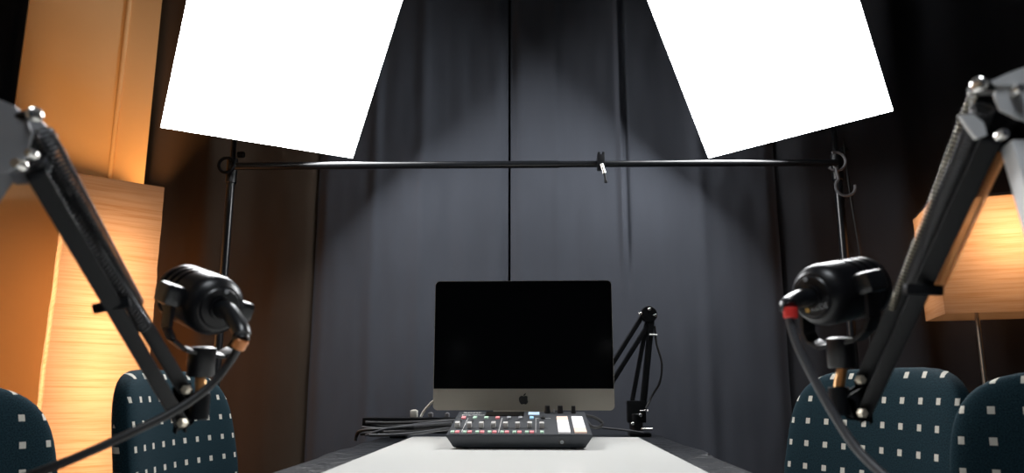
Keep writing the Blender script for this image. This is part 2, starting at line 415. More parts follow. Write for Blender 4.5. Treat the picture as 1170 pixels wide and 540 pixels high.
pts = [(-w2, z_chin), (w2, z_chin)] + [(w2 - r_ + r_ * math.cos(a), z_t - 0.0015 - r_ + r_ * math.sin(a)) for a in [PI / 2 * k / 8 for k in range(9)]] \
    + [(-w2 + r_ - r_ * math.sin(a), z_t - 0.0015 - r_ + r_ * math.cos(a)) for a in [PI / 2 * k / 8 for k in range(9)]]
gl.prism(pts, (mx, MY - 0.0015, 0), X, Z, -0.0016) if False else gl.prism(pts, (mx, MY - 0.0012, 0), X, Z, -0.0011 * -1)
part('screen', gl, 'screen', imac, smooth=False)
def svg(path):
    cur = None; out = []
    for cmd in path:
        if cmd[0] == 'M': cur = V(cmd[1:3]); out.append(cur)
        else:
            p1, p2, p3 = V(cmd[1:3]), V(cmd[3:5]), V(cmd[5:7])
            a = cur
            for k in range(1, 9):
                t = k / 8; out.append(a * (1 - t) ** 3 + p1 * 3 * t * (1 - t) ** 2 + p2 * 3 * t * t * (1 - t) + p3 * t ** 3)
            cur = p3
    return out
def rel(start, segs):
    x, y = start; o = [('M', x, y)]
    for s in segs:
        o.append(('C', x + s[0], y + s[1], x + s[2], y + s[3], x + s[4], y + s[5])); x += s[4]; y += s[5]
    return o
apple = svg(rel((318.7, 268.7), [(-.2, -36.7, 16.4, -64.4, 50, -84.8), (-18.8, -26.9, -47.2, -41.7, -84.7, -44.6), (-35.5, -2.8, -74.3, 20.7, -88.5, 20.7),
    (-15, 0, -49.4, -19.7, -76.4, -19.7), (-55.8, .9, -115.1, 44.5, -115.1, 133.2), (0, 26.2, 4.8, 53.3, 14.4, 81.2), (12.8, 36.7, 59, 126.7, 107.2, 125.2),
    (25.2, -.6, 43, -17.9, 75.8, -17.9), (31.8, 0, 48.3, 17.9, 76.4, 17.9), (48.6, -.7, 90.4, -82.5, 102.6, -119.3), (-65.2, -30.7, -61.7, -90, -61.7, -91.9)]))[:-1]
leaf = svg(rel((262.1, 104.5), [(27.3, -32.4, 24.8, -61.9, 24, -72.5), (-24.1, 1.4, -52, 16.4, -67.9, 34.9), (-17.5, 19.8, -27.8, 44.3, -25.6, 71.9), (26.1, 2, 49.9, -11.4, 69.5, -34.3)]))[:-1]
lg = MB(); sc_ = 0.032 / 448; zc = U(598, 455.3, MY).z; xc = U(598, 455, MY).x
for pl in (apple, leaf):
    lg.prism([((p.x - 187) * sc_, (256 - p.y) * sc_) for p in pl], (xc, MY - 0.0008, zc), X, Z, -0.0007)
for f in lg.bm.faces[:]:
    pass
bmesh.ops.triangulate(lg.bm, faces=lg.bm.faces[:])
part('emblem', lg, 'logo', imac, smooth=False)
st = MB()
st.bar(V((mx, MY + 0.03, z_b + 0.16)), V((mx, MY + 0.155, CZ + 0.006)), 0.19, 0.008, bev=0.002)
st.box((mx, MY + 0.165, CZ + 0.0045), (0.19, 0.19, 0.008), None, 0.002)
part('stand', st, 'alu', imac)

# ------------------------------------------------------------------ mixer
fl, frr = UZ(509, 497.3, TZ + 0.032), UZ(677, 497.3, TZ + 0.032)
mxc = (fl.x + frr.x) / 2; MF = (fl.y + frr.y) / 2; MWd = (frr.x - fl.x)
print('mixer', MWd, MF)
mix = thing('mixer', (mxc, MF + 0.14, TZ), 'black podcast mixing console with faders and white pads on the white table', 'mixer')
dp = 0.262; zf, zk = 0.033, 0.078
h1, h0 = MWd / 2, MWd / 2 * 0.90
b = MB()
def P(x, y, z): return V((mxc + x, MF + y, TZ + z))
ov = [P(-h0, 0.012, 0.003), P(h0, 0.012, 0.003), P(h0, dp, 0.003), P(-h0, dp, 0.003),
      P(-h1, 0, zf - .003), P(h1, 0, zf - .003), P(h1, dp + .004, zk - .003), P(-h1, dp + .004, zk - .003),
      P(-h1, 0, zf), P(h1, 0, zf), P(h1, dp + .004, zk), P(-h1, dp + .004, zk)]
b.add(ov, [[0, 1, 2, 3], [0, 1, 5, 4], [1, 2, 6, 5], [2, 3, 7, 6], [3, 0, 4, 7], [4, 5, 9, 8], [5, 6, 10, 9], [6, 7, 11, 10], [7, 4, 8, 11], [8, 9, 10, 11]])
bmesh.ops.bevel(b.bm, geom=b.bm.edges[:], offset=0.0012, segments=2, affect='EDGES')
part('shell', b, 'mixer', mix, angle=25)
sl = (V((0, dp + .004, zk - zf))); slL = sl.length; vy = sl.normalized(); vn = V((1, 0, 0)).cross(vy)
def T(x, t, h=0.0):   # panel coordinates: x across, t 0..1 front to back
    return P(x, 0, zf) + vy * (t * slL) + vn * h
fx = (X, vy, vn)
part('top_panel', MB().box(T(0, 0.5, 0.0004), (MWd - 0.012, slL - 0.01, 0.0010), fx), 'mixertop', mix, smooth=False)
ppm = MWd / 168.0
def mxpx(px): return (px - 593) * ppm   # across, measured along the front edge
chan = [-0.1555 + i * 0.0300 for i in range(8)]
for i, x in enumerate(chan):
    part('fader_slot', MB().box(T(x, 0.40, 0.0010), (0.004, 0.10, 0.0012), fx), 'knob', mix, smooth=False)
    f = MB(); f.box(T(x, 0.27 + 0.012 * (i % 3 == 0), 0.008), (0.0115, 0.020, 0.013), fx, 0.002)
    part('fader', f, 'fader', mix)
    if i < 7:
        part('button', MB().box(T(x - 0.0062, 0.085, 0.002), (0.0088, 0.015, 0.004), fx, 0.001), 'green', mix, 'pale green button')
        part('button', MB().box(T(x + 0.0058, 0.085, 0.002), (0.0098, 0.015, 0.004), fx, 0.001), 'pink', mix, 'red button')
    else:
        part('button', MB().box(T(x, 0.085, 0.002), (0.009, 0.015, 0.004), fx, 0.001), 'green', mix, 'pale green button')
    cm = ['pink', 'green', 'green', 'pink', 'greyprint', 'greyprint', 'blue', 'knob'][i]
    part('channel_key', MB().box(T(x + 0.004, 0.68, 0.002), (0.0105, 0.022, 0.004), fx, 0.001), cm, mix)
for x in (chan[0] + 0.0155, chan[3] + 0.0155, chan[6] + 0.0150):
    part('divider_line', MB().box(T(x, 0.38, 0.0011), (0.0010, 0.58 * slL, 0.0006), fx), 'print', mix, smooth=False)
part('divider_line', MB().box(T(chan[6] + 0.034, 0.67, 0.0011), (0.040, 0.0016, 0.0006), fx), 'print', mix, smooth=False)
for j, px_ in enumerate((0.1085, 0.1475)):
    for k in range(4):
        part('pad', MB().box(T(px_, 0.135 + k * 0.165, 0.0025), (0.029, 0.0415, 0.005), fx, 0.0012),
             'padp' if (j == 0 and k == 3) or (j == 1 and k == 0) else 'padw', mix, 'lit peach pad' if (j == 0 and k == 3) or (j == 1 and k == 0) else 'lit white pad')
part('display', MB().box(T(-0.045, 0.86, 0.0016), (0.104, 0.052, 0.002), fx), 'screen', mix, 'black display', smooth=False)
part('display', MB().box(T(0.034, 0.885, 0.0016), (0.030, 0.034, 0.002), fx), 'lcd', mix, 'small bright display', smooth=False)
for x, t, r in ((0.071, 0.93, 0.0085), (0.106, 0.93, 0.0085), (0.142, 0.92, 0.007)):
    k = part('knob', MB().lathe([(r, 0), (r, 0.006), (r * 0.86, 0.009), (r * 0.82, 0.019), (r * 0.7, 0.021)], T(x, t), vn, 24), 'knob', mix)
part('knob_mark', MB().box(T(0.089, 0.93, 0.006), (0.004, 0.004, 0.010), fx), 'greyprint', mix, smooth=False)
part('lettering', text_mb('RØDE', 0.019, T(-0.160, 0.90), X, vy, 0.0014, 'LEFT'), 'print', mix, smooth=False)
part('lettering', text_mb('RØDECaster', 0.0135, T(-0.160, 0.80), X, vy, 0.0014, 'LEFT'), 'print', mix, smooth=False)
jk = MB(); ja = P(mxpx(642), 0.0065, 0.018)
jk.lathe([(0.0085, 0), (0.0085, 0.003), (0.0045, 0.003), (0.0035, 0.001)], ja, V((0, -1, -0.35)), 20)
part('headphone_jack', jk, 'knob', mix)
part('jack_ring', MB().lathe([(0.0045, 0.0025), (0.0045, 0.0036), (0.0030, 0.0036), (0.0030, 0.0025)], ja, V((0, -1, -0.35)), 20), 'greyprint', mix)
for sx in (-.13, .13):
    for sy in (.03, .23): part('rubber_foot', MB().cyl(P(sx, sy, 0), P(sx, sy, 0.005), 0.008, 12), 'rubber', mix)

# ------------------------------------------------------------------ light stands, crossbar, softboxes
SY = 2.58
lb = U(265, 193, SY); rb = U(956, 189, SY)
def light_stand(p, label, topz):
    t = thing('light_stand', (p.x, p.y, 0), label, 'stand', 'stands carrying the crossbar')
    part('pole', MB().tube([V((p.x, p.y, 0.25)), V((p.x, p.y, p.z - 0.03))], 0.0155, 16), 'satin', t)
    part('upper_pole', MB().tube([V((p.x, p.y, p.z - 0.03)), V((p.x, p.y, topz))], 0.011, 14), 'satin', t)
    part('collar', MB().cyl(V((p.x, p.y, p.z - 0.06)), V((p.x, p.y, p.z + 0.045)), 0.021, 20), 'satin', t)
    part('knob', MB().cyl(V((p.x + 0.02, p.y, p.z + 0.06)), V((p.x + 0.045, p.y, p.z + 0.06)), 0.013, 16), 'black', t)
    for k in range(3):
        a = -PI / 2 + k * 2 * PI / 3
        part('leg', MB().tube([V((p.x, p.y, 0.62)), V((p.x + 0.28 * math.cos(a), p.y + 0.28 * math.sin(a), 0.012))], 0.011, 10), 'satin', t)
    return t
BAR = 0.0145
cb = thing('crossbar', (rb.x - 0.8, SY, (lb.z + rb.z) / 2), 'long black horizontal bar spanning the two light stands', 'bar')
Lb, Rb = lb + V((0.01, -0.035, 0)), rb + V((-0.012, -0.035, 0))
mid = Lb + (Rb - Lb) * 0.55
part('tube', MB().tube([Lb, mid], BAR, 18), 'satin', cb)
part('sleeve_tube', MB().tube([mid, Rb], BAR * 0.88, 18), 'satin', cb)
def arc(c, ux, uy, r, a0, a1, n=24): return [c + ux * r * math.cos(a0 + (a1 - a0) * i / n) + uy * r * math.sin(a0 + (a1 - a0) * i / n) for i in range(n + 1)]
part('clamp_ring', MB().tube(arc(lb + V((0, -0.05, 0)), X, Z, 0.030, 0, 2 * PI, 28), 0.0065, 8), 'black', cb)
part('clamp_ring', MB().tube(arc(rb + V((-0.025, -0.052, 0.0)), X, Z, 0.036, math.radians(-140), math.radians(110)), 0.0055, 8), 'hook', cb)
hk = U(966, 213, SY - 0.055)
s_hook = MB().tube([hk + V((-0.03, 0, 0.075))] + arc(hk, X, Z, 0.036, math.radians(130), math.radians(370)), 0.0055, 8)
single('hook', s_hook, 'hook', 'grey open hook hanging at the right end of the crossbar', 'hook')

def softbox(BL, BR, s, H, label, side):
    e = (BR - BL); W = e.length; e.normalize()
    s = (s - e * s.dot(e)).normalized()
    nrm_ = e.cross(s); ctr = BL + e * W / 2 + s * H / 2
    if nrm_.dot(EYE - ctr) < 0: nrm_ = -nrm_
    TL_, TR_ = BL + s * H, BR + s * H
    hub = ctr - nrm_ * 0.34
    t = thing('softbox', hub, label, 'softbox', 'softboxes on the light stands')
    # diffuser: emits from the front only (shell behind it is opaque)
    df = MB(); df.grid(lambda u, v: BL + (BR - BL) * (-0.002 + 1.004 * u) + s * H * (-0.002 + 1.004 * v) + nrm_ * (0.012 * math.sin(PI * u) * math.sin(PI * v) + 0.001), 12, 12)
    part('diffuser', df, 'diffuser', t, 'blown-out white diffuser cloth')
    sh = MB(); hb = [hub + (q - ctr).normalized() * 0.06 for q in (BL, BR, TR_, TL_)]
    back = [q - nrm_ * 0.012 for q in (BL, BR, TR_, TL_)]
    front = [q - nrm_ * 0.0005 for q in (BL, BR, TR_, TL_)]
    # bowed sides
    rings = []
    for k in range(9):
        f_ = k / 8; bow = math.sin(f_ * PI) * 0.05
        rings.append([back[i].lerp(hb[i], f_) + (back[i] - ctr).normalized() * bow for i in range(4)])
    rings.insert(0, front)
    vs = [q for r in rings for q in r]; nR = len(rings)
    sh.add(vs, [[i * 4 + k, i * 4 + (k + 1) % 4, (i + 1) * 4 + (k + 1) % 4, (i + 1) * 4 + k] for i in range(nR - 1) for k in range(4)] + [[(nR - 1) * 4 + k for k in range(4)]])
    part('shell', sh, 'softblack', t, angle=20)
    part('lamp_holder', MB().cyl(hub - nrm_ * 0.10, hub + nrm_ * 0.02, 0.045, 20), 'black', t)
    return t, hub, nrm_
# left: corners measured in camera depth
a_ = 2.30; b_ = 2.80
BL = D(184, 145, a_); BR = D(402.5, 180, b_)
tL, hubL, nL = softbox(BL, BR, R @ V((0.429, 1.0, 0.40)), 0.72, 'large white-lit softbox at upper left above the left stand', -1)
d_ = 2.30
BL2 = D(810, 180, 1.22 * d_); BR2 = D(1020, 126, d_)
tR, hubR, nR_ = softbox(BL2, BR2, R @ V((-0.493, 1.0, 0.30)), 0.72, 'large white-lit softbox at upper right above the right stand', 1)
print('hubs', hubL, hubR, lb, rb, BL, BR, BL2, BR2)
light_stand(lb, 'black light stand at the left end of the crossbar', lb.z + 0.26)
light_stand(rb, 'black light stand at the right end of the crossbar', rb.z + 0.26)
for t, hub, p in ((tL, hubL, lb), (tR, hubR, rb)):
    part('swivel_arm', MB().tube([V((p.x, p.y, p.z + 0.245)), V((p.x, p.y, p.z + 0.30)), hub], 0.013, 10), 'black', t)
# thin cable down the right stand
cbp = spline([V((rb.x + 0.03, SY - 0.01, rb.z + 0.10)), V((rb.x + 0.032, SY - 0.02, rb.z - 0.1)), V((rb.x + 0.055, SY - 0.02, rb.z - 0.5)), V((rb.x + 0.06, SY - 0.02, 0.5)), V((rb.x + 0.1, SY - 0.05, 0.008))])
single('power_cable', MB().tube(cbp, 0.0045, 8), 'rubber', 'thin dark cable running down beside the right light stand', 'cable')
# clip on the crossbar
cp = U(686.5, 189, SY - 0.035)
cl = thing('clip', cp, 'small black clip with a dangling metal plug on the crossbar', 'clip')
m_ = MB(); m_.box(cp + V((0, 0, 0.012)), (0.028, 0.046, 0.055), None, 0.005); m_.box(cp + V((-0.008, -0.01, 0.036)), (0.010, 0.022, 0.026), None, 0.003); m_.box(cp + V((0.009, -0.01, 0.036)), (0.010, 0.022, 0.026), None, 0.003)
part('jaw', m_, 'black', cl)
q = cp + V((0.0, -0.025, -0.002))
part('plug', MB().cyl(q, q + V((0.008, 0, -0.030)), 0.0065, 12).cyl(q + V((0.008, 0, -0.030)), q + V((0.010, 0, -0.038)), 0.0075, 12), 'chrome', cl, 'bright metal plug')
part('plug_tip', MB().cyl(q + V((0.010, 0, -0.036)), q + V((0.015, 0, -0.068)), 0.0045, 10).cyl(q + V((0.015, 0, -0.066)), q + V((0.016, 0, -0.074)), 0.007, 10), 'black', cl)

# ------------------------------------------------------------------ lamps
def bulb(name, loc, energy, col, r=0.04):
    ld = bpy.data.lights.new(name, 'POINT'); ld.energy = energy; ld.color = col; ld.shadow_soft_size = r
    o = bpy.data.objects.new(name, ld); COL.objects.link(o); return o
WARM = (1.0, 0.47, 0.16)
LY = 2.25
# left paper column: near-left corner, right corner
c1 = U(82, 197, LY); c2 = U(188.5, 210, LY + 0.19)
top = c1.z; e1 = V((c2.x - c1.x, c2.y - c1.y, 0)); w1 = e1.length; e1.normalize(); e2 = V((-e1.y, e1.x, 0))
print('lamp', w1, top, c2.z)
base = V((c1.x, c1.y, 0)) + e1 * w1 / 2 + e2 * w1 / 2
lampL = thing('paper_floor_lamp', base, 'tall glowing square column lamp of crinkled paper, in the left corner', 'lamp', 'paper lamps')
def column(base, e1, e2, w, dpt, z0, z1, flare, seed, nz=70, ns=14, rough=0.0026):
    mb = MB(); per = []
    for i in range(ns): per.append((-0.5 + i / ns, -0.5))
    for i in range(ns): per.append((0.5, -0.5 + i / ns))
    for i in range(ns): per.append((0.5 - i / ns, 0.5))
    for i in range(ns): per.append((-0.5, 0.5 - i / ns))
    n = len(per); vs = []
    for j in range(nz + 1):
        z = z0 + (z1 - z0) * j / nz; k = 1 + flare * (z1 - z)
        for (a, b) in per:
            p = base + e1 * a * w * k + e2 * b * dpt * k; p.z = z
            q = noise.noise(V((a * 2.5 + seed, b * 2.5, z * 9))) * rough + noise.noise(V((a * 5, b * 5 + seed, z * 32))) * rough * 0.55
            p += (e1 * a + e2 * b) * 2 * q
            vs.append(p)
    mb.add(vs, [[j * n + k, j * n + (k + 1) % n, (j + 1) * n + (k + 1) % n, (j + 1) * n + k] for j in range(nz) for k in range(n)])
    return mb
shp = column(base, e1, e2, w1, w1, 0.04, top, 0.03, 1.0)
part('paper_shade', shp, 'paper', lampL, angle=35)
bs = MB(); bs.box(base + V((0, 0, 0.02)), (w1 * 1.15, w1 * 1.15, 0.04), (e1, e2, Z), 0.004)
part('base', bs, 'steel', lampL)
stemL = part('stem', MB().tube([base + V((0, 0, 0.04)), base + V((0, 0, 1.46))], 0.010, 10), 'steel', lampL)
for zz, en in ((0.36, 17), (0.60, 22), (0.84, 29), (1.07, 31), (1.28, 27)):
    g = MB(); g.lathe([(0.004, 0.0), (0.012, 0.0), (0.012, 0.02), (0.022, 0.045), (0.024, 0.06), (0.015, 0.08), (0.002, 0.085)], base + V((0.03, 0, zz - 0.10)), Z, 16)
    part('bulb', g, 'whiteplastic', stemL)
    o = bulb('bulb_light', None, en, WARM, 0.05); o.parent = lampL; o.location = V((0.0, 0, zz + 0.05)) 
# right lamp: boxy shade on thin legs
RY = 2.32
k0 = U(1063, 226, RY); kl = U(1048, 237, RY + 0.13); bot = U(1076, 358, RY).z
e1 = V((math.cos(math.radians(-18)), math.sin(math.radians(-18)), 0)); e2 = V((-e1.y, e1.x, 0)); SW = 0.44; SD = 0.30
basR = V((k0.x, k0.y, 0)) + e1 * SW / 2 + e2 * SD / 2
lampR = thing('paper_table_lamp', basR, 'glowing orange boxy paper lamp on thin metal legs, at the right edge', 'lamp', 'paper lamps')
part('paper_shade', column(basR, e1, e2, SW, SD, bot, k0.z, -0.06, 5.0, 46), 'paper', lampR, angle=35)
for sx, sy in ((-0.10, -0.05), (0.10, -0.05), (-0.07, 0.07), (0.12, 0.07)):
    p0 = basR + e1 * sx + e2 * sy; p1 = basR + e1 * sx * 1.05 + e2 * sy * 1.3
    part('leg', MB().tube([V((p1.x, p1.y, 0.0)), V((p0.x, p0.y, bot + 0.12))], 0.0065, 10), 'steel', lampR)
part('crosspiece', MB().tube([basR + e1 * -.1 + e2 * -.05 + V((0, 0, bot + .1)), basR + e1 * .1 + e2 * -.05 + V((0, 0, bot + .1))], 0.006, 8).tube([basR + e1 * -.07 + e2 * .07 + V((0, 0, bot + .1)), basR + e1 * .12 + e2 * .07 + V((0, 0, bot + .1))], 0.006, 8).tube([basR + e2 * -.05 + V((0, 0, bot + .1)), basR + e1 * .02 + e2 * .07 + V((0, 0, bot + .1))], 0.006, 8), 'steel', lampR)
g = MB(); g.lathe([(0.004, 0.0), (0.014, 0.0), (0.014, 0.03), (0.03, 0.06), (0.032, 0.085), (0.02, 0.105), (0.002, 0.112)], basR + V((0, 0, bot + 0.10)), Z, 16)
part('bulb', g, 'whiteplastic', lampR)
spill_lid = MB(); spill_lid.box(basR + V((0, 0, k0.z - 0.012)), (SW * 0.97, SD * 0.97, 0.004), (e1, e2, Z))  # added lid, unseen; stops lamp light spilling onto the curtain above
part('top_panel', spill_lid, 'paper', lampR)
o = bulb('bulb_light', None, 33, WARM, 0.05); o.parent = lampR; o.location = V((0.0, 0, bot + 0.26))

# ------------------------------------------------------------------ chairs
def loft_pad(sections, axu, axv, axw, uvw):
    pass
def make_chair():
    t = thing('meeting_chair', (0, 0, 0), 'x', 'chair', 'upholstered chairs along the table')
    # backrest faces -y in local space; x across
    bm = bmesh.new(); uvl = bm.loops.layers.uv.new('UVMap')
    W, T_, z0, z1 = 0.465, 0.064, 0.50, 0.912
    zs = []
    NZ = 30
    rings = []
    for j in range(NZ + 1):
        q = j / NZ; q2 = 0.5 - 0.5 * math.cos(PI * q)
        z = z0 + (z1 - z0) * q2
        zz = (z - (z0 + z1) / 2) / ((z1 - z0) / 2)          # -1..1
        ex = 4.2 if zz > 0 else 3.4
        wv = (1 - abs(zz) ** ex) ** (1 / ex) if abs(zz) < 1 else 0.0
        wv = max(wv, 0.03)
        wd = W * (0.955 + 0.045 * -zz if zz > 0 else 0.955 + 0.02 * zz) * wv
        td = T_ * (0.35 + 0.65 * (1 - abs(zz) ** 5) ** 0.5 if abs(zz) < 1 else 0.35)
        ring = []
        NP = 44
        for k in range(NP):
            a = 2 * PI * k / NP
            cx_, sx_ = math.cos(a), math.sin(a)
            x = wd / 2 * math.copysign(abs(cx_) ** 0.40, cx_); y = td / 2 * math.copysign(abs(sx_) ** 0.62, sx_)
            curve = 0.9 * x * x * -1.0                          # wraps toward the sitter
            lean = 0.16 * (z - z0)
            ring.append((bm.verts.new((x, y + curve + lean, z)), x, y, td, z))
        rings.append(ring)
    def uv(v):
        _, x, y, td, z = v
        u = x + math.copysign(1, x) * (y + td / 2) * 0.8
        return (u + 0.46, z)
    NP = 44
    for j in range(NZ):
        for k in range(NP):
            q = [rings[j][k], rings[j][(k + 1) % NP], rings[j + 1][(k + 1) % NP], rings[j + 1][k]]
            f = bm.faces.new([v[0] for v in q])
            for lp, v in zip(f.loops, q): lp[uvl].uv = uv(v)
    for ring in (rings[0], rings[-1]):
        f = bm.faces.new([v[0] for v in ring])
        for lp, v in zip(f.loops, ring): lp[uvl].uv = (v[1] + 0.46, v[4] + v[2])
    o = finish('backrest', bm, M['uphol'], V((0, 0, 0)), True, 80); o.parent = t
    # seat
    bm = bmesh.new(); uvl = bm.loops.layers.uv.new('UVMap')
    rings = []
    for (sc, z) in ((0.90, 0.425), (0.985, 0.435), (1.0, 0.455), (0.97, 0.475), (0.85, 0.482), (0.4, 0.484)):
        ring = []
        for k in range(44):
            a = 2 * PI * k / 44; cx_, sx_ = math.cos(a), math.sin(a)
            ring.append(bm.verts.new((0.24 * sc * math.copysign(abs(cx_) ** 0.5, cx_), -0.22 + 0.225 * sc * math.copysign(abs(sx_) ** 0.5, sx_), z)))
        rings.append(ring)
    fsx = [[rings[j][k], rings[j][(k + 1) % 44], rings[j + 1][(k + 1) % 44], rings[j + 1][k]] for j in range(5) for k in range(44)] + [rings[0], rings[-1]]
    for q in fsx:
        f = bm.faces.new(q)
        for lp in f.loops: lp[uvl].uv = (lp.vert.co.x + 0.46, lp.vert.co.y + 0.46)
    o = finish('seat', bm, M['uphol'], V((0, 0, 0)), True, 60); o.parent = t
    for sx in (-0.21, 0.21):
        part('leg', MB().tube([V((sx, -0.40, 0.0)), V((sx, -0.38, 0.43))], 0.011, 10), 'black', t)
        part('leg', MB().tube([V((sx, 0.05, 0.0)), V((sx, -0.02, 0.43))], 0.011, 10), 'black', t)
    part('seat_frame', MB().box((0, -0.21, 0.418), (0.42, 0.38, 0.02), None, 0.004), 'black', t)
    for sx in (-0.12, 0.12):
        part('back_support', MB().tube(spline([V((sx, -0.06, 0.42)), V((sx, 0.045, 0.44)), V((sx, 0.052, 0.52)), V((sx, 0.062, 0.66))], 6), 0.009, 8), 'black', t)
    return t
def copy_tree(o, parent=None):
    c = o.copy(); COL.objects.link(c); c.parent = parent
    for ch in list(o.children): copy_tree(ch, c)
    return c
proto = make_chair()
# (back-top centre pixel x, depth, facing angle: direction the sitter faces, label)
chairs = [
    (214, 1.50, -1, 'dark teal chair with cream squares, in front of the tall paper lamp'),
    (986, 1.36, 198, 'dark teal chair with cream squares, behind the right microphone'),
    (-92, 1.00, -20, 'dark teal chair with cream squares, cut off at the left edge'),
    (1288, 0.98, 232, 'dark teal chair with cream squares, cut off at the right edge'),
]
for i, (px, Yd, fa, lab) in enumerate(chairs):
    o = proto if i == 0 else copy_tree(proto)
    o.location = V((atx(px, Yd), Yd, 0)); o.rotation_euler = (0, 0, math.radians(fa) + PI / 2); o['label'] = lab
    if i >= 2: o.scale = (1, 1, 0.968 if i == 2 else 0.988)
    # local -y must face direction fa

# ------------------------------------------------------------------ microphones
def microphone(C, a, label, side, stud_to, logo, poff=0.0, roll=0.0):
    a = a.normalized(); k = a.cross(Z).normalized(); up = k.cross(a).normalized()
    k = k * math.cos(math.radians(roll)) - up * math.sin(math.radians(roll)); up = k.cross(a).normalized()
    rr = 0.0335
    t = thing('microphone', C - Z * 0.10, label, 'microphone', 'microphones on the boom arms')
    prof = [(0.0, -0.043), (0.021, -0.0425), (0.0225, -0.0405), (0.0245, -0.0405), (0.029, -0.037), (0.0325, -0.031), (rr, -0.024), (rr, 0.002)]
    for g_ in (0.004, 0.017, 0.030):
        prof += [(rr, g_), (rr - 0.008, g_ + 0.001), (rr - 0.008, g_ + 0.0058), (rr, g_ + 0.0066), (rr, g_ + 0.0125)]
    prof += [(rr - 0.001, 0.046), (rr - 0.004, 0.049)]
    bd = part('body', MB().lathe(prof, C, a, 48), 'mic', t, angle=35)
    part('grille', MB().lathe([(rr - 0.004, 0.047), (rr - 0.006, 0.052), (rr - 0.013, 0.057), (0.008, 0.059), (0.0, 0.0595)], C, a, 40), 'grille', bd)
    # connector recess
    rec = C - a * 0.0425
    part('socket', MB().lathe([(0.0125, 0.0), (0.0125, 0.004), (0.0105, 0.004), (0.010, 0.001)], rec, -a, 28), 'mic', bd)
    part('screw', MB().cyl(rec + up * 0.019 - a * -0.002, rec + up * 0.019 - a * 0.0015, 0.0025, 10), 'plate', bd)
    # yoke knobs
    piv = C + a * poff
    for s_ in (-1, 1):
        kb = MB(); kb.box(piv + k * s_ * (rr + 0.0085), (0.020, 0.030, 0.023), (k, a, up), 0.0075, 4)
        part('swivel_block', kb, 'satin', t)
    yk = MB()
    drop = 0.062
    path = []
    for s_ in (-1,):
        pass
    hw = rr + 0.0085
    prof_pts = [(-hw, 0.0), (-hw, -0.036), (-hw * 0.86, -0.047), (-hw * 0.55, -0.055), (0, -0.056), (hw * 0.55, -0.055), (hw * 0.86, -0.047), (hw, -0.036), (hw, 0.0)]
    for (x0, y0), (x1, y1) in zip(prof_pts[:-1], prof_pts[1:]):
        yk.bar(piv + k * x0 + Z * y0, piv + k * x1 + Z * y1, 0.0045 if True else 0, 0.019, hint=a, bev=0.001)
    part('yoke', yk, 'mic', t)
    s0 = piv - Z * 0.053
    d = (stud_to - s0).normalized()
    part('mount_socket', MB().lathe([(0.010, -0.004), (0.0145, -0.002), (0.0145, 0.027), (0.013, 0.029), (0.008, 0.029)], s0, -Z.lerp(-d, 0.35) if False else (Z * -0.8 + d * 0.2), 28), 'mic', t)
    s1 = s0 + (Z * -0.8 + d * 0.2).normalized() * 0.028
    pr = []
    L = (stud_to - s1).length
    for i in range(int(L / 0.0016)): pr += [(0.0056, i * 0.0016), (0.0050, i * 0.0016 + 0.0008)]
    part('threaded_stud', MB().lathe(pr, s1, stud_to - s1, 18), 'brass', t, 'brass threaded stud')
    if logo:
        # emblem and lettering on the rear face
        ux = k if k.dot(R @ X) > 0 else -k
        uy = up
        if ux.cross(uy).dot(-a) < 0: pass
        o0 = C - a * 0.0432 + ux * 0.006 - up * 0.0155
        part('lettering', text_mb('RØDE', 0.0082, o0, ux, uy, 0.0), 'greyprint', bd, smooth=False)
        em = MB()
        for q in range(8):
            an = q * PI / 4; em.prism([(0.001 * math.cos(an - 0.5), 0.001 * math.sin(an - 0.5)), (0.0036 * math.cos(an), 0.0036 * math.sin(an)), (0.001 * math.cos(an + 0.5), 0.001 * math.sin(an + 0.5))], o0 - ux * 0.0155 + uy * 0.0030, ux, uy, 0.0006)
        part('emblem', em, 'gold', bd, 'gold emblem', smooth=False)
    return t, rec, a, k, up

MD = 0.75
# left
def axis_at(C, right, up, fwd):
    f = (C - EYE).normalized(); x = f.cross(Z).normalized(); y = x.cross(f); return (x * right + y * up + f * fwd).normalized()
CLm = U(231, 343, MD); aL = axis_at(CLm, -0.44, 0.18, 0.88)
studL = U(229, 452, MD + 0.01)
mL, recL, aL, kL, upL = microphone(CLm, aL, 'black barrel microphone on the left boom arm, seen from behind', -1, studL, False, -0.010, 7)
CRm = U(957, 333, MD); aR = axis_at(CRm, 0.60, 0.09, 0.79)
studR = U(958, 446, MD + 0.01)
mR, recR, aR, kR, upR = microphone(CRm, aR, 'black barrel microphone on the right boom arm, with small logo', 1, studR, True, -0.002, -7)

def mic_cable(rec, a, pts, ring, cab, label, r):
    t = thing('microphone_cable', pts[-1], label, 'cable', 'microphone cables')
    d = -a
    p0 = rec; p1 = rec + d * 0.016
    elbow = spline([p1 - d * 0.014, p1 + d * 0.004, p1.lerp(pts[0], 0.55) + d * 0.010, pts[0]], 8)
    part('plug', MB().tube(elbow, [0.0095] * 8 + [0.0092] * (len(elbow) - 12) + [0.0075] * 4, 16), 'satin', t)
    dr = (pts[1] - pts[0]).normalized()
    part('colour_ring', MB().cyl(pts[0] - dr * 0.001, pts[0] + dr * 0.010, 0.0072, 18), ring, t, 'red ring' if ring == 'red' else 'copper-coloured ring')
    cv = spline([pts[0] + dr * 0.006] + pts[1:], 14)
    part('cord', MB().tube(cv, r, 10), cab, t)
mic_cable(recL, aL, [U(277, 388, 0.695), U(262, 414, 0.70), U(238, 442, 0.69), U(200, 469, 0.67), U(150, 494, 0.645), U(95, 519, 0.62), U(40, 541, 0.60), U(-30, 566, 0.58), U(-110, 600, 0.56)], 'orange', 'rubber',
          'black cable drooping left from the left microphone', 0.0042)
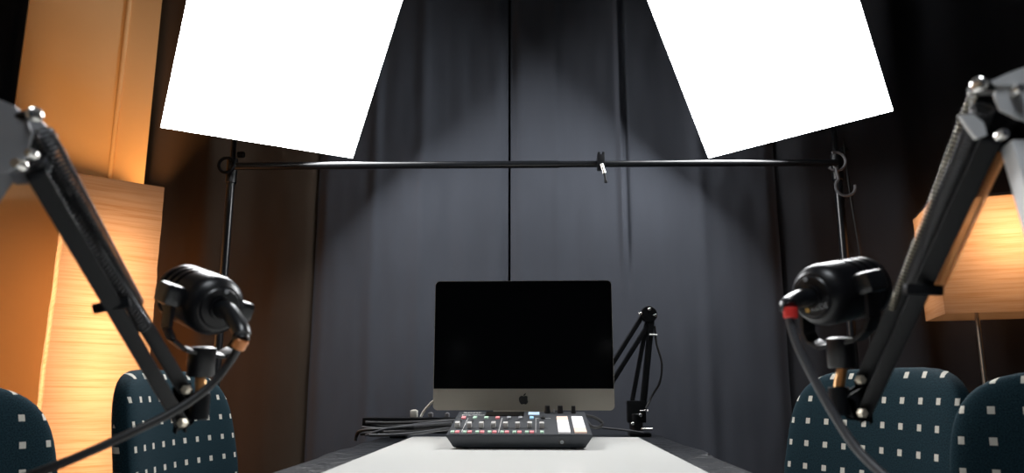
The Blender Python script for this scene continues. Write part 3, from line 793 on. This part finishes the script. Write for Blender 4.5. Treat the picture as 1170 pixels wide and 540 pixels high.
mic_cable(recR, aR, [U(903, 352, 0.70), U(904, 372, 0.70), U(914, 400, 0.695), U(932, 436, 0.69), U(954, 475, 0.68), U(978, 511, 0.665), U(1010, 543, 0.645), U(1050, 575, 0.62)], 'red', 'greycable',
          'grey cable hanging from the right microphone, with a red ring', 0.0043)

# ------------------------------------------------------------------ boom arms
def boom_arm(name_label, E1, E2, B1, B2, plate_px, pd, knob_px, bolts_px, base, mirror, stud, sec_px, springs, pin, pmat='plate'):
    t = thing('boom_arm', base, name_label, 'boom arm', 'microphone boom arms')
    vd = (EYE - (E1 + B1) / 2).normalized()
    tw = 0.0142
    part('tube', MB().bar(E1, B1, tw, tw, hint=vd, bev=0.0022), 'black', t)
    part('tube', MB().bar(E2, B2, tw, tw, hint=vd, bev=0.0022), 'black', t)
    for (p0, p1, R_, wr_, tn, mm) in springs:
        part('spring', MB().helix(p0, p1, R_, wr_, tn), mm, t)
    part('cross_pin', MB().bar(pin[0], pin[1], 0.008, 0.009, bev=0.002), 'black', t)
    # end bracket with wing bolts
    br = MB()
    mid_ = (B1 + B2) / 2
    pl = [B1 + Z * 0.010, B1 + X * -mirror * 0.010 + Z * 0.004, B1.lerp(stud, 1.0) + Z * -0.006, stud + X * -mirror * 0.008 + Z * -0.012, stud + X * -mirror * 0.006 - Z * 0.030, B2 - Z * 0.008 + X * -mirror * 0.004, B2 - Z * 0.010]
    ux = X; n_ = len(pl)
    for yo in (-0.011, 0.009):
        br.prism([(p.x - mid_.x, p.z - mid_.z) for p in pl], V((mid_.x, mid_.y + yo, mid_.z)), X, Z, 0.002)
    bmesh.ops.triangulate(br.bm, faces=[f for f in br.bm.faces if len(f.verts) > 4])
    ebr = part('end_bracket', br, 'black', t, smooth=False)
    part('stud_clamp', MB().cyl(stud + Z * 0.004, stud - Z * 0.026, 0.0105, 20), 'black', t)
    hd = MB(); hp = stud + V((mirror * -0.012 * -1, -0.004, -0.020)) if False else stud - Z * 0.018
    hd.cyl(hp + X * -mirror * 0.006, hp + X * -mirror * 0.024 - Z * 0.008, 0.0075, 14)
    part('clamp_knob', hd, 'rubber', t)
    for q in (B1, B2):
        p = q + V((mirror * 0.009, -0.018, 0.002))
        part('bolt', MB().lathe([(0.0, -0.004), (0.0036, -0.004), (0.005, -0.001), (0.005, 0.004), (0.003, 0.005), (0.003, 0.007)], p, V((0, 1, 0)), 6), 'bolt', ebr, 'bright bolt')
    # elbow plates
    pp = [U(x, y, pd) for x, y in plate_px]
    ctr = sum(pp, V((0, 0, 0))) / len(pp)
    for yo in (0.026, 0.0):
        em = MB(); em.prism([(p.x - ctr.x, p.z - ctr.z) for p in pp], V((ctr.x, pd + yo - 0.013, ctr.z)), X, Z, 0.0022)
        epl = part('elbow_plate', em, pmat, t, 'grey steel elbow plate', smooth=False)
    k0 = U(*knob_px[0], pd - 0.005); k1 = U(*knob_px[1], pd - 0.012)
    erd = part('elbow_rod', MB().tube([k0, k1], 0.0042, 12), 'black', t)
    part('rod_cap', MB().lathe([(0.0, -0.001), (0.0045, 0.0), (0.0056, 0.002), (0.0056, 0.006), (0.004, 0.0075), (0.0, 0.008)], k1, (k1 - k0) + V((0, -0.006, 0)), 18), 'chrome', erd, 'bright round cap')
    for bx, by, rr in bolts_px:
        p = U(bx, by, pd - 0.018)
        part('bolt', MB().lathe([(0.0, -0.003), (rr * 0.7, -0.003), (rr, 0.0), (rr, 0.004), (rr * 0.5, 0.005), (rr * 0.5, 0.007)], p, V((0, 1, 0)), 14), 'chrome', epl, 'bright bolt')
    # second section down to the table clamp
    s0, s1 = sec_px
    top_ = base + V((0, 0, 0.085))
    off = V((0.014, 0.0, 0.006))
    part('lower_tube', MB().bar(s0, top_ - off, tw, tw, hint=V((0, -1, 0)), bev=0.002), pmat, t)
    part('lower_tube', MB().bar(s1, top_ + off, tw, tw, hint=V((0, -1, 0)), bev=0.002), 'black', t)
    cm = MB(); cm.cyl(base, base + V((0, 0, 0.07)), 0.013, 18); cm.box(base + V((0, 0, 0.080)), (0.05, 0.022, 0.035), None, 0.003)
    part('swivel_base', cm, 'black', t)
    gm = MB(); gm.box(base + V((0, 0, 0.004)), (0.055, 0.045, 0.008), None, 0.002)
    part('table_clamp', gm, 'black', t)
    return t

# left arm
ED = 0.48
E1 = U(36, 158, ED + .005); E2 = U(41, 198, ED); B1 = U(212, 447, MD); B2 = U(208, 484, MD)
def along(a, b, t): return a + (b - a) * t
spr = [(U(50, 150, ED - 0.006), along(E1, B1, 0.60) + V((0.007, -0.012, 0.005)), 0.0060, 0.0011, 50, 'spring'),
       (U(36, 178, ED + 0.006), along(E2, B2, 0.56) + V((0.010, 0.004, 0.008)), 0.0060, 0.0011, 47, 'spring')]
boom_arm('black spring boom arm holding the left microphone', E1, E2, B1, B2,
         [(-24, 112), (2, 116), (30, 128), (44, 142), (50, 160), (42, 190), (22, 203), (2, 204), (-18, 190), (-34, 150)], ED,
         [(4, 137), (36, 132)], [(20, 187, 0.0050), (34, 175, 0.0038)], V((TL + 0.03, 0.44, 0.723)), 1 if True else -1, studL,
         [U(2, 196, ED), U(-16, 178, ED)], spr, [U(106, 353, 0.590), U(149, 345, 0.600)])
# right arm
ED2 = 0.50
E1 = U(1121, 130, ED2 + .005); E2 = U(1133, 158, ED2); B1 = U(985, 436, MD); B2 = U(987, 473, MD)
spr = [(U(1112, 108, ED2 - 0.004), along(E1, B1, 0.67) + V((-0.006, -0.010, 0.002)), 0.0027, 0.0008, 56, 'spring_bright'),
       (U(1124, 122, ED2 - 0.006), along(E1, B1, 0.58) + V((0.001, -0.015, 0.002)), 0.0075, 0.0011, 52, 'spring'),
       (U(1150, 160, ED2 + 0.010), U(1070, 330, 0.625), 0.0044, 0.0009, 46, 'brass')]
ta = boom_arm('black spring boom arm holding the right microphone', E1, E2, B1, B2,
         [(1126, 108), (1136, 104), (1166, 108), (1192, 112), (1190, 128), (1166, 148), (1148, 142), (1130, 133), (1124, 118)], ED2,
         [(1150, 97), (1122, 97)], [(1164, 102, 0.0045), (1146, 153, 0.0040)], V((TR - 0.03, 0.46, 0.723)), -1, studR,
         [U(1160, 164, ED2), U(1172, 140, ED2)], spr, [U(1033, 330, 0.60), U(1076, 332, 0.60)], 'plate_lit_copy')
lk = MB(); lp = [(1096, 131), (1112, 130), (1124, 140), (1128, 154), (1116, 158), (1108, 148)]
pts = [U(x, y, ED2 - 0.018) for x, y in lp]
lk.prism([(p.x - pts[0].x, p.z - pts[0].z) for p in pts], pts[0], X, Z, 0.003)
part('link_plate', lk, 'plate_lit_copy', ta, 'grey steel link', smooth=False)
cp_ = MB(); pts = [U(x, y, ED2 - 0.015) for x, y in [(1131, 93), (1150, 84), (1172, 76), (1195, 90), (1195, 104), (1168, 96), (1138, 97)]]
cp_.prism([(p.x - pts[0].x, p.z - pts[0].z) for p in pts], pts[0], X, Z, 0.026)
part('elbow_cap', cp_, 'plate_lit_copy', ta, 'grey steel cap', smooth=False)
hb = MB(); pts = [U(x, y, ED2 + 0.004) for x, y in [(1112, 96), (1132, 92), (1170, 120), (1175, 150), (1160, 168), (1140, 170), (1118, 150)]]
hb.prism([(p.x - pts[0].x, p.z - pts[0].z) for p in pts], pts[0], X, Z, 0.008)
part('elbow_core', hb, 'black', ta, smooth=False)

# third arm clamped behind the computer
AY = 2.33
bp = UZ(727, 489.5, CZ); bp = U(727, 489, AY); bp.z = CZ
t3 = thing('boom_arm', bp, 'folded black boom arm clamped to the table right of the computer', 'boom arm', 'microphone boom arms')
e_ = U(741, 360, AY); l0 = U(724, 466, AY); l1 = U(733, 468, AY); u0 = U(736, 366, AY); u1 = U(748, 362, AY)
part('tube', MB().bar(U(744, 366, AY), U(734, 470, AY), 0.024, 0.020, bev=0.003), 'black', t3)
part('tube', MB().bar(U(739, 368, AY), U(720, 470, AY), 0.015, 0.014, bev=0.002), 'black', t3)
part('tube', MB().bar(U(737, 356, AY), U(693, 426, AY - 0.03), 0.014, 0.014, bev=0.002), 'black', t3)
part('tube', MB().bar(U(745, 364, AY), U(699, 437, AY - 0.03), 0.014, 0.014, bev=0.002), 'black', t3)
em = MB(); em.lathe([(0.0, -0.014), (0.026, -0.014), (0.028, -0.010), (0.028, 0.010), (0.026, 0.014), (0, 0.014)], U(741, 359, AY), V((0, -1, 0)), 28)
part('elbow_plate', em, 'black', t3)
for (x, y) in ((732, 358), (742, 353), (749, 360)):
    p = U(x, y, AY - 0.016); part('bolt', MB().cyl(p, p + V((0, 0.02, 0)), 0.005, 10), 'chrome', t3, 'bright bolt')
bs = MB(); bs.box(U(727, 470, AY), (0.062, 0.03, 0.072), None, 0.006); bs.cyl(V((bp.x, AY, CZ)), V((bp.x, AY, U(726, 472, AY).z)), 0.022, 20)
part('swivel_base', bs, 'black', t3)
part('table_clamp', MB().box((bp.x + 0.01, AY, CZ + 0.006), (0.07, 0.06, 0.012), None, 0.003), 'black', t3)
for (x, y) in ((723, 484), (732, 474)):
    p = U(x, y, AY - 0.025); part('bolt', MB().cyl(p, p + V((0, 0.02, 0)), 0.0055, 10), 'chrome', t3, 'bright bolt')
p = U(737, 490, AY - 0.035); part('clamp_screw', MB().cyl(p + V((-0.012, 0, 0)), p + V((0.024, 0, 0)), 0.0042, 10), 'chrome', t3, 'bright clamp screw')
p = U(733, 469, AY - 0.02); part('cable_tie', MB().cyl(p + V((-0.004, 0, 0)), p + V((0.022, 0, 0)), 0.0028, 10), 'chrome', t3, 'pale cable tie')
p = U(746, 400, AY - 0.015); part('cable_tie', MB().cyl(U(742, 382, AY - .015), U(751, 382.5, AY - .015), 0.0028, 10), 'print', t3, 'pale cable tie')
cbl = spline([U(748, 372, AY), U(750, 392, AY), U(756, 414, AY), U(754, 436, AY), U(745, 452, AY), U(738, 466, AY - 0.02)])
part('cable', MB().tube(cbl, 0.0035, 8), 'rubber', t3)

# ------------------------------------------------------------------ power strip, plugs and loose cables left of the computer
py_ = 2.22
s0 = U(416, 478, py_); s1 = U(545, 478, py_)
zt_ = U(470, 476.5, py_).z
strip = thing('power_strip', ((s0.x + s1.x) / 2, py_, CZ), 'long black power strip behind the mixer, left of the computer', 'power strip')
part('housing', MB().box(((s0.x + s1.x) / 2, py_, (zt_ + CZ) / 2 + 0.016), ((s1.x - s0.x), 0.05, (zt_ - CZ) - 0.032), None, 0.005), 'black', strip)
for fxx in (s1.x - 0.06, TL + 0.06): part('foot', MB().box((fxx, py_, CZ + 0.017), (0.05, 0.04, 0.034), None, 0.003), 'black', strip)
def plug(px, w, h, m, label, py0=None):
    p = U(px, 476.5, py_); 
    mb = MB(); mb.box((p.x, py_, zt_ + h / 2), (w, 0.028, h), None, 0.004); mb.box((p.x, py_, zt_ + h * 0.95), (w * 0.6, 0.02, h * 0.3), None, 0.003)
    return single('plug', mb, m, label, 'plug', 'plugs in the power strip')
plug(473, 0.022, 0.022, 'whiteplastic', 'white plug nearest the open end of the power strip')
plug(492, 0.015, 0.015, 'hook', 'grey plug in the power strip, right beside the white cord')
plug(511, 0.013, 0.014, 'hook', 'small grey plug in the power strip, just under the monitor')
plug(531, 0.015, 0.016, 'whiteplastic', 'pale plug in the power strip, beside the mixer logo')
wc = spline([U(481, 476, py_), U(484, 470, py_), U(489, 464, py_ - .01), U(497, 457, py_ - 0.04), U(512, 452, py_ - 0.08)])
part('power_cord', MB().tube(wc, 0.0042, 8), 'whiteplastic', imac, 'white power cord')
def lay(pts): return spline(pts, 10)
loose = [
    ([U(418, 482.5, 2.17), U(450, 483, 2.15), U(490, 481.5, 2.13), U(520, 480, 2.12)], 0.0050, 'rubber', 'topmost black cable running from the table edge behind the mixer'),
    ([U(414, 488, 2.16), U(440, 489.5, 2.12), U(480, 484.5, 2.10), U(520, 480, 2.09)], 0.0046, 'greycable', 'grey cable crossing the bundle upward behind the mixer'),
    ([U(406, 503, 2.13), U(407.5, 497, 2.13), U(412, 492, 2.12), U(430, 490, 2.10), U(470, 489, 2.08), U(515, 489, 2.06)], 0.0052, 'rubber', 'black cable with its bent end drooping over the table edge'),
    ([U(418, 497, 2.09), U(430, 493, 2.08), U(445, 489, 2.08), U(478, 486, 2.07), U(516, 483, 2.06)], 0.0040, 'greycable', 'thin grey cable looping through the left cable bundle'),
    ([U(422, 497, 2.05), U(450, 496.5, 2.04), U(480, 494, 2.03), U(514, 489, 2.03)], 0.0046, 'greycable', 'lowest grey cable along the far edge of the white top'),
    ([U(412, 495, 2.14), U(440, 494, 2.13), U(475, 492.5, 2.12), U(515, 493, 2.12)], 0.0060, 'rubber', 'thick black cable in the middle of the left bundle'),
    ([U(424, 486, 2.175), U(460, 487, 2.17), U(500, 486, 2.165), U(520, 486, 2.165)], 0.0070, 'rubber', 'thick black cable behind the grey crossing cables'),
]
for pts, r, m, lab in loose:
    single('loose_cable', MB().tube(lay(pts), r, 8), m, lab, 'cable', 'loose cables left of the mixer')
rc = [
    ([U(668, 474, 2.06), U(680, 477, 2.07), U(688, 483, 2.07), U(684, 488, 2.06), U(676, 487, 2.05), U(670, 480, 2.06)], 0.0045, 'rubber', 'black cable loop at the right side of the mixer'),
    ([U(672, 486, 2.10), U(690, 488.5, 2.13), U(712, 491, 2.17), U(735, 494, 2.20)], 0.0032, 'greycable', 'thin cable running from the mixer toward the folded arm'),
]
for pts, r, m, lab in rc:
    single('loose_cable', MB().tube(lay(pts), r, 8), m, lab, 'cable', 'loose cables right of the mixer')

# ------------------------------------------------------------------ added overhead fill by the camera, no such lamp seen; lifts arms and chairs
ld = bpy.data.lights.new('overhead_fill', 'AREA'); ld.energy = 13; ld.size = 0.7; ld.spread = math.radians(110); ld.color = (0.9, 0.95, 1.0)
lo = bpy.data.objects.new('overhead_fill', ld); COL.objects.link(lo); lo.location = (0.0, -0.25, 2.9)

# ------------------------------------------------------------------ world and colour
w = bpy.data.worlds.new('world'); S.world = w; w.use_nodes = True
bg = w.node_tree.nodes['Background']; bg.inputs['Color'].default_value = (0.55, 0.7, 1.0, 1); bg.inputs['Strength'].default_value = 0.022
S.view_settings.view_transform = 'Standard'; S.view_settings.look = 'None'
S.view_settings.exposure = 0.0
S.cycles.use_denoising = True
S.cycles.max_bounces = 8
